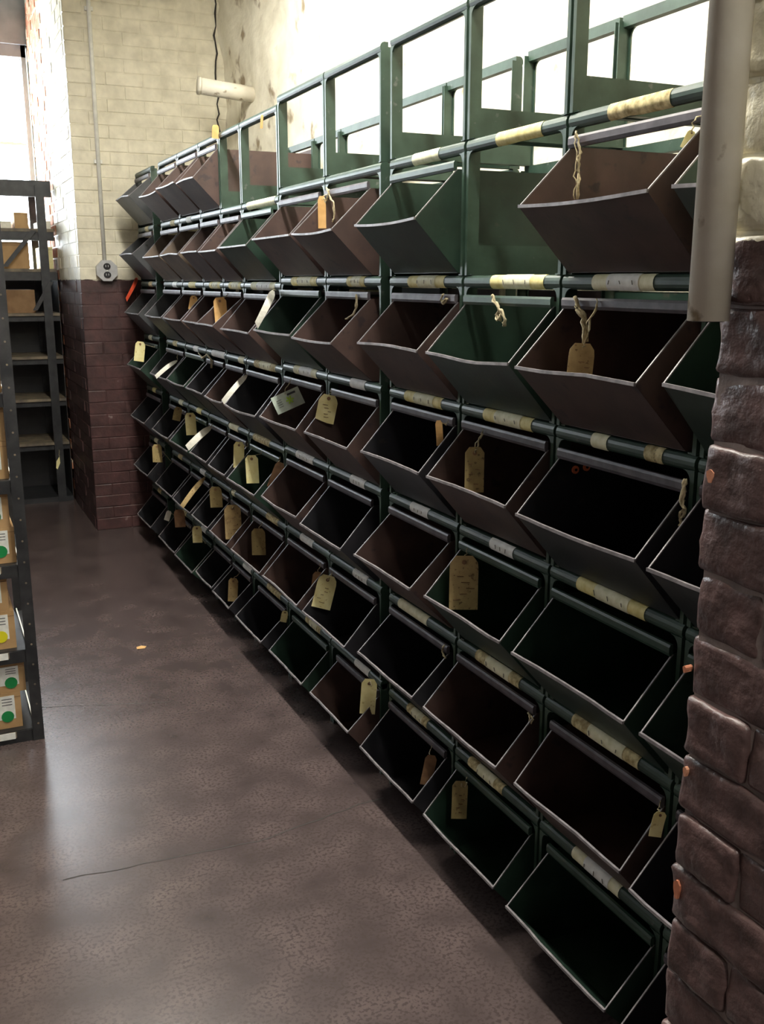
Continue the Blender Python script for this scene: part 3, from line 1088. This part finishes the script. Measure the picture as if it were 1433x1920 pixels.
# two orange dots inside a bin
by0, by1, bz, blx, bhl, bht = BINBOX[('b', 4)]
for (u, v), lab in (((1080, 881), 'left orange washer in the fourth tier bin'), ((1101, 876), 'right orange washer in the fourth tier bin')):
    p = at(u, v, 1, by1 - .006)
    t = thing('washer', lab, 'washer', p, 'orange washers')
    pts = [(math.cos(a) * .0085, 0, math.sin(a) * .0085) for a in [i * math.pi / 6 for i in range(12)]]
    MB().poly(pts, (0, .003, 0)).obj('disc', M['rivet'], t)
    MB().tube([(0, -.002, 0), (0, .001, 0)], .003, 8).obj('bolt', M['black'], t)

# ------------------------------------------------------------------ pipes and outlet
t = thing('vertical_pipe', 'thick cream painted pipe ending in mid-air at the near pillar', 'pipe', (-.338, .888, 1.457))
MB().tube([(0, 0, 0), (0, 0, 2.29)], .0235, 24).obj('pipe_wall', M['pipe'], t, smooth=False)
for p in t.children[0].data.polygons:
    p.use_smooth = len(p.vertices) == 4
MB().tube([(0, 0, -.001), (0, 0, .012)], .018, 20).obj('pipe_bore', M['black'], t)
MB().box(-.028, .04, -.008, .008, .75, .775).obj('pipe_clamp', M['galv'], t)

t = thing('wall_pipe', 'short cream pipe sticking out of the wall near the corner', 'pipe', (.62, 5.48, 2.482))
MB().tube([(0, 0, 0), (-.32, .02, .030)], .042, 20).obj('pipe_wall', M['pipe'], t, smooth=True)
MB().tube([(-.316, .0198, .0297), (-.330, .0206, .0309)], .046, 20).obj('pipe_collar', M['pipe'], t, smooth=True)

t = thing('conduit', 'thin white conduit running down the far pillar', 'conduit', (-.168, FPY - .017, 1.60))
MB().tube([(0, 0, 0), (.001, 0, 2.14)], .0115, 12).obj('conduit_tube', M['galv'], t, smooth=True)
for z in (.55, 1.35):
    MB().box(-.022, .022, .0, .015, z, z + .02).obj('conduit_strap', M['galv'], t)
t = thing('outlet_box', 'grey octagonal outlet box with two black sockets on far pillar', 'outlet', (-.161, FPY - .025, 1.556))
pts = []
for i in range(8):
    a = math.pi / 8 + i * math.pi / 4
    pts.append((.064 * math.cos(a), .023, .064 * math.sin(a)))
MB().poly(pts, (0, -.04, 0)).obj('box_body', M['outlet'], t)
for z in (.024, -.024):
    pts = [(.021 * math.cos(i * math.pi / 6), -.0172, z + .019 * math.sin(i * math.pi / 6)) for i in range(12)]
    so = MB().poly(pts, (0, -.004, 0)).obj('socket', M['black'], t)
    for sx in (-.007, .007):
        MB().box(sx - .0018, sx + .0018, -.0225, -.0212, z - .004, z + .008).obj('slot', M['outlet'], so)
MB().tube([(0, -.0165, 0), (0, -.0195, 0)], .004, 8).obj('screw', M['galv'], t)

# ------------------------------------------------------------------ shelving behind the far pillar
t = thing('shelving_unit', 'dark steel shelving with light board edges behind the far pillar', 'shelving', (-.9, 7.0, 0))
P0 = Vector((-.9, 7.0, 0))
def bsh(name, m, x0, x1, y0, y1, z0, z1):
    return MB().box(x0 + .9, x1 + .9, y0 - 7.0, y1 - 7.0, z0, z1).obj(name, m, t)
XR, XL = -.325, -1.75
for z in (2.03,):
    bsh('top_beam', M['steel'], XL, XR, 6.99, 7.02, z, z + .10)
    bsh('shelf_board', M['steel'], XL, XR, 7.02, 7.45, z + .07, z + .09)
for z in (1.80, 1.545):
    bsh('shelf_beam', M['steel'], XL, XR, 6.99, 7.02, z - .045, z + .010)
    bsh('shelf_board', M['board'], XL, XR, 6.985, 7.45, z + .010, z + .030)
for z in (1.27, .985, .70, .40):
    bsh('shelf_beam', M['steel'], XL, XR, 7.0, 7.02, z - .035, z)
    bsh('shelf_board', M['board'], XL, XR, 6.985, 7.45, z, z + .018)
bsh('base_board', M['steel'], XL, XR, 6.99, 7.45, .0, .035)
for x in (-.425, -1.10, -1.70):
    bsh('upright', M['steel'], x, x + .055, 6.975, 6.995, 0, 2.10)
    bsh('upright', M['steel'], x, x + .055, 7.43, 7.45, 0, 2.10)
bsh('end_panel', M['steel'], XR, XR + .004, 7.0, 7.45, 0, 1.55)
bsh('back_panel', M['dark'], XL, XR, 7.445, 7.45, .035, 1.54)
a, b = at(58, 432, 1, 6.96), at(4, 500, 1, 6.96)
d = (b - a)
MB().poly([a - P0, b - P0, b - P0 + Vector((.035, 0, 0)), a - P0 + Vector((.035, 0, 0))], (0, .008, 0)).obj('brace', M['steel'], t)
a, b = at(92, 528, 1, 6.96), at(62, 582, 1, 6.96)
MB().poly([a - P0, b - P0, b - P0 + Vector((.03, 0, 0)), a - P0 + Vector((.03, 0, 0))], (0, .008, 0)).obj('brace', M['steel'], t)


def carton(x0, x1, y0, y1, z0, h, m, label, dot=None, lab=True, group='cartons on the shelves', cat='box'):
    t2 = thing('carton', label, cat, ((x0 + x1) / 2, y0, z0), group)
    w = x1 - x0
    MB().box(-w / 2, w / 2, 0, y1 - y0, 0, h).obj('body', m, t2)
    MB().box(-w / 2, w / 2, -.0006, 0, h * .86, h * .875).obj('flap_seam', M['carton_dark'], t2)
    if lab:
        MB().box(w / 2 - .125, w / 2 - .02, -.0014, -.0002, h * .26, h * .92).obj('paper_label', M['paper'], t2)
        for q in range(3):
            MB().box(w / 2 - .06, w / 2 - .028, -.0018, -.0014, h * (.66 + .08 * q), h * (.68 + .08 * q)).obj('printed_line', M['slate'], t2)
    if dot:
        rr = min(.020, h * .22)
        cx = w / 2 - .045
        pts = [(cx + rr * math.cos(i * math.pi / 8), -.0016, h * .34 + rr * math.sin(i * math.pi / 8)) for i in range(16)]
        MB().poly(pts, (0, -.0008, 0)).obj('dot_sticker', M[dot], t2)
    return t2


carton(-.56, -.475, 7.03, 7.35, 1.8312, .10, M['carton'], 'small carton with white end on the high far shelf', None, False)
carton(-.84, -.58, 7.06, 7.40, 1.8312, .045, M['tag_white'], 'low white box on the high far shelf', None, False)
carton(-.72, -.485, 7.04, 7.40, 1.5762, .17, M['carton'], 'brown carton behind the diagonal brace', None, False)
carton(-.405, -.335, 7.04, 7.40, 1.5762, .14, M['tag_cream'], 'cream box squeezed between upright and far pillar', None, False)
carton(-.405, -.335, 7.04, 7.40, 1.8312, .05, M['tag_white'], 'thin white box at the end of the high far shelf', None, False)
carton(-.66, -.47, 7.04, 7.40, 1.2892, .15, M['carton_dark'], 'dim brown carton below the diagonal brace', None, False)
q = at(109, 868, 1, 6.97)
t3 = thing('paper_tag', 'cream tag dangling from the lowest far shelf', 'tag', q)
MB().poly([(0.012, 0, .045), (.014, 0, .0), (-.006, 0, -.045), (-.016, 0, -.035), (-.010, 0, .012)], (0, -.001, 0)).obj('card', M['tag_cream'], t3)
strand([(.012, 0, .043), (.013, .002, .06), (.012, .010, .395 - q.z)], .0015, 3).obj('string', M['twine'], t3)

# ------------------------------------------------------------------ shelving at the left edge
LY = 3.235
t = thing('shelving_unit', 'black perforated steel shelving of cartons at the left edge', 'shelving', (-.95, LY, 0))
def lsh(name, m, x0, x1, y0, y1, z0, z1):
    return MB().box(x0 + .95, x1 + .95, y0 - LY, y1 - LY, z0, z1).obj(name, m, t)
LEV = (.042, .322, .612, .888, 1.162, 1.44)
XE = -.926
for i, z in enumerate(LEV):
    lsh('shelf_beam', M['steel'], -1.95, XE - .004, LY - .002, LY + .010, z - .042, z - .002)
    lsh('shelf_board', M['steel'], -1.95, XE - .004, LY + .002, LY + .44, z - .012, z)
    lsh('shelf_lip', M['board'], -1.95, -1.012, LY - .005, LY - .002, z - .022, z - .001)
    lsh('card_holder', M['paper'], -1.12, -1.016, LY - .007, LY - .005, z - .024, z - .002)
for y in (LY - .008, LY + .42):
    up_ = MB().box(XE - .036, XE, y, y + .003, 0, 2.0).box(XE - .003, XE, y + .003, y + .036, 0, 2.0)
    up_ = MB().add([(p[0] + .95, p[1] - LY, p[2]) for p in up_.v], up_.f).obj('upright', M['steel'], t)
    if y < LY:
        mb = MB()
        for i in range(26):
            zc = .06 + i * .07
            mb.tube([(XE - .016 + .95, y - .0012 - LY, zc), (XE - .016 + .95, y - LY, zc)], .0035, 6)
        mb.obj('perforations', M['board'], up_)['kind'] = 'stuff'
lsh('side_strip', M['galv'], XE - .032, XE - .026, LY + .03, LY + .034, .045, .58)
for i in range(5):
    lsh('end_bar', M['galv'], XE - .030, XE - .026, LY + .02, LY + .42, LEV[i] + .004, LEV[i] + .012)
nm = 0
specs = [(0, .125, .110, -.968, -.988, 'dot_green', 'dot_green', 'floor shelf'), (1, .128, .130, -.998, -.985, 'dot_yellow', 'dot_yellow', 'second shelf'),
         (2, .118, .120, -.972, -.962, 'dot_green', 'dot_green', 'third shelf'), (3, .120, .118, -.962, -.962, 'dot_green', 'dot_green', 'fourth shelf'),
         (4, .120, .118, -.962, -.962, 'dot_green', 'dot_green', 'fifth shelf')]
for lev, h1, h2, xr2, xr1, d2, d1, nme in specs:
    z = LEV[lev] + .001
    cn = {'dot_green': 'green', 'dot_yellow': 'yellow'}[d1]
    carton(xr1 - .30, xr1, LY + .03, LY + .40, z, h1, M['carton'], 'lower carton with %s dot on the %s at left edge' % (cn, nme), d1)
    carton(xr2 - .28, xr2, LY + .032, LY + .40, z + h1 + .0005, h2 * .9, M['carton'], 'upper carton with %s dot on the %s at left edge' % (cn, nme), d2)
    # darker neighbour cartons deeper on the shelf
    carton(xr1 - .62, xr1 - .31, LY + .03, LY + .40, z, h1 * 1.4, M['carton_dark'], 'plain dark carton left of the dotted pair on the %s' % nme, None, False)

# ------------------------------------------------------------------ scrap on the floor
p = at(264, 1214, 2, .002)
t = tag(MB().poly([(-.018, -.012, 0), (.014, -.016, 0), (.024, .004, 0), (.006, .018, 0), (-.016, .010, 0)], (0, 0, .0015)).obj('paper_scrap', M['tag_orange'], None, loc=(p.x, p.y, .0015)),
        'small orange paper scrap on the aisle floor', 'scrap')
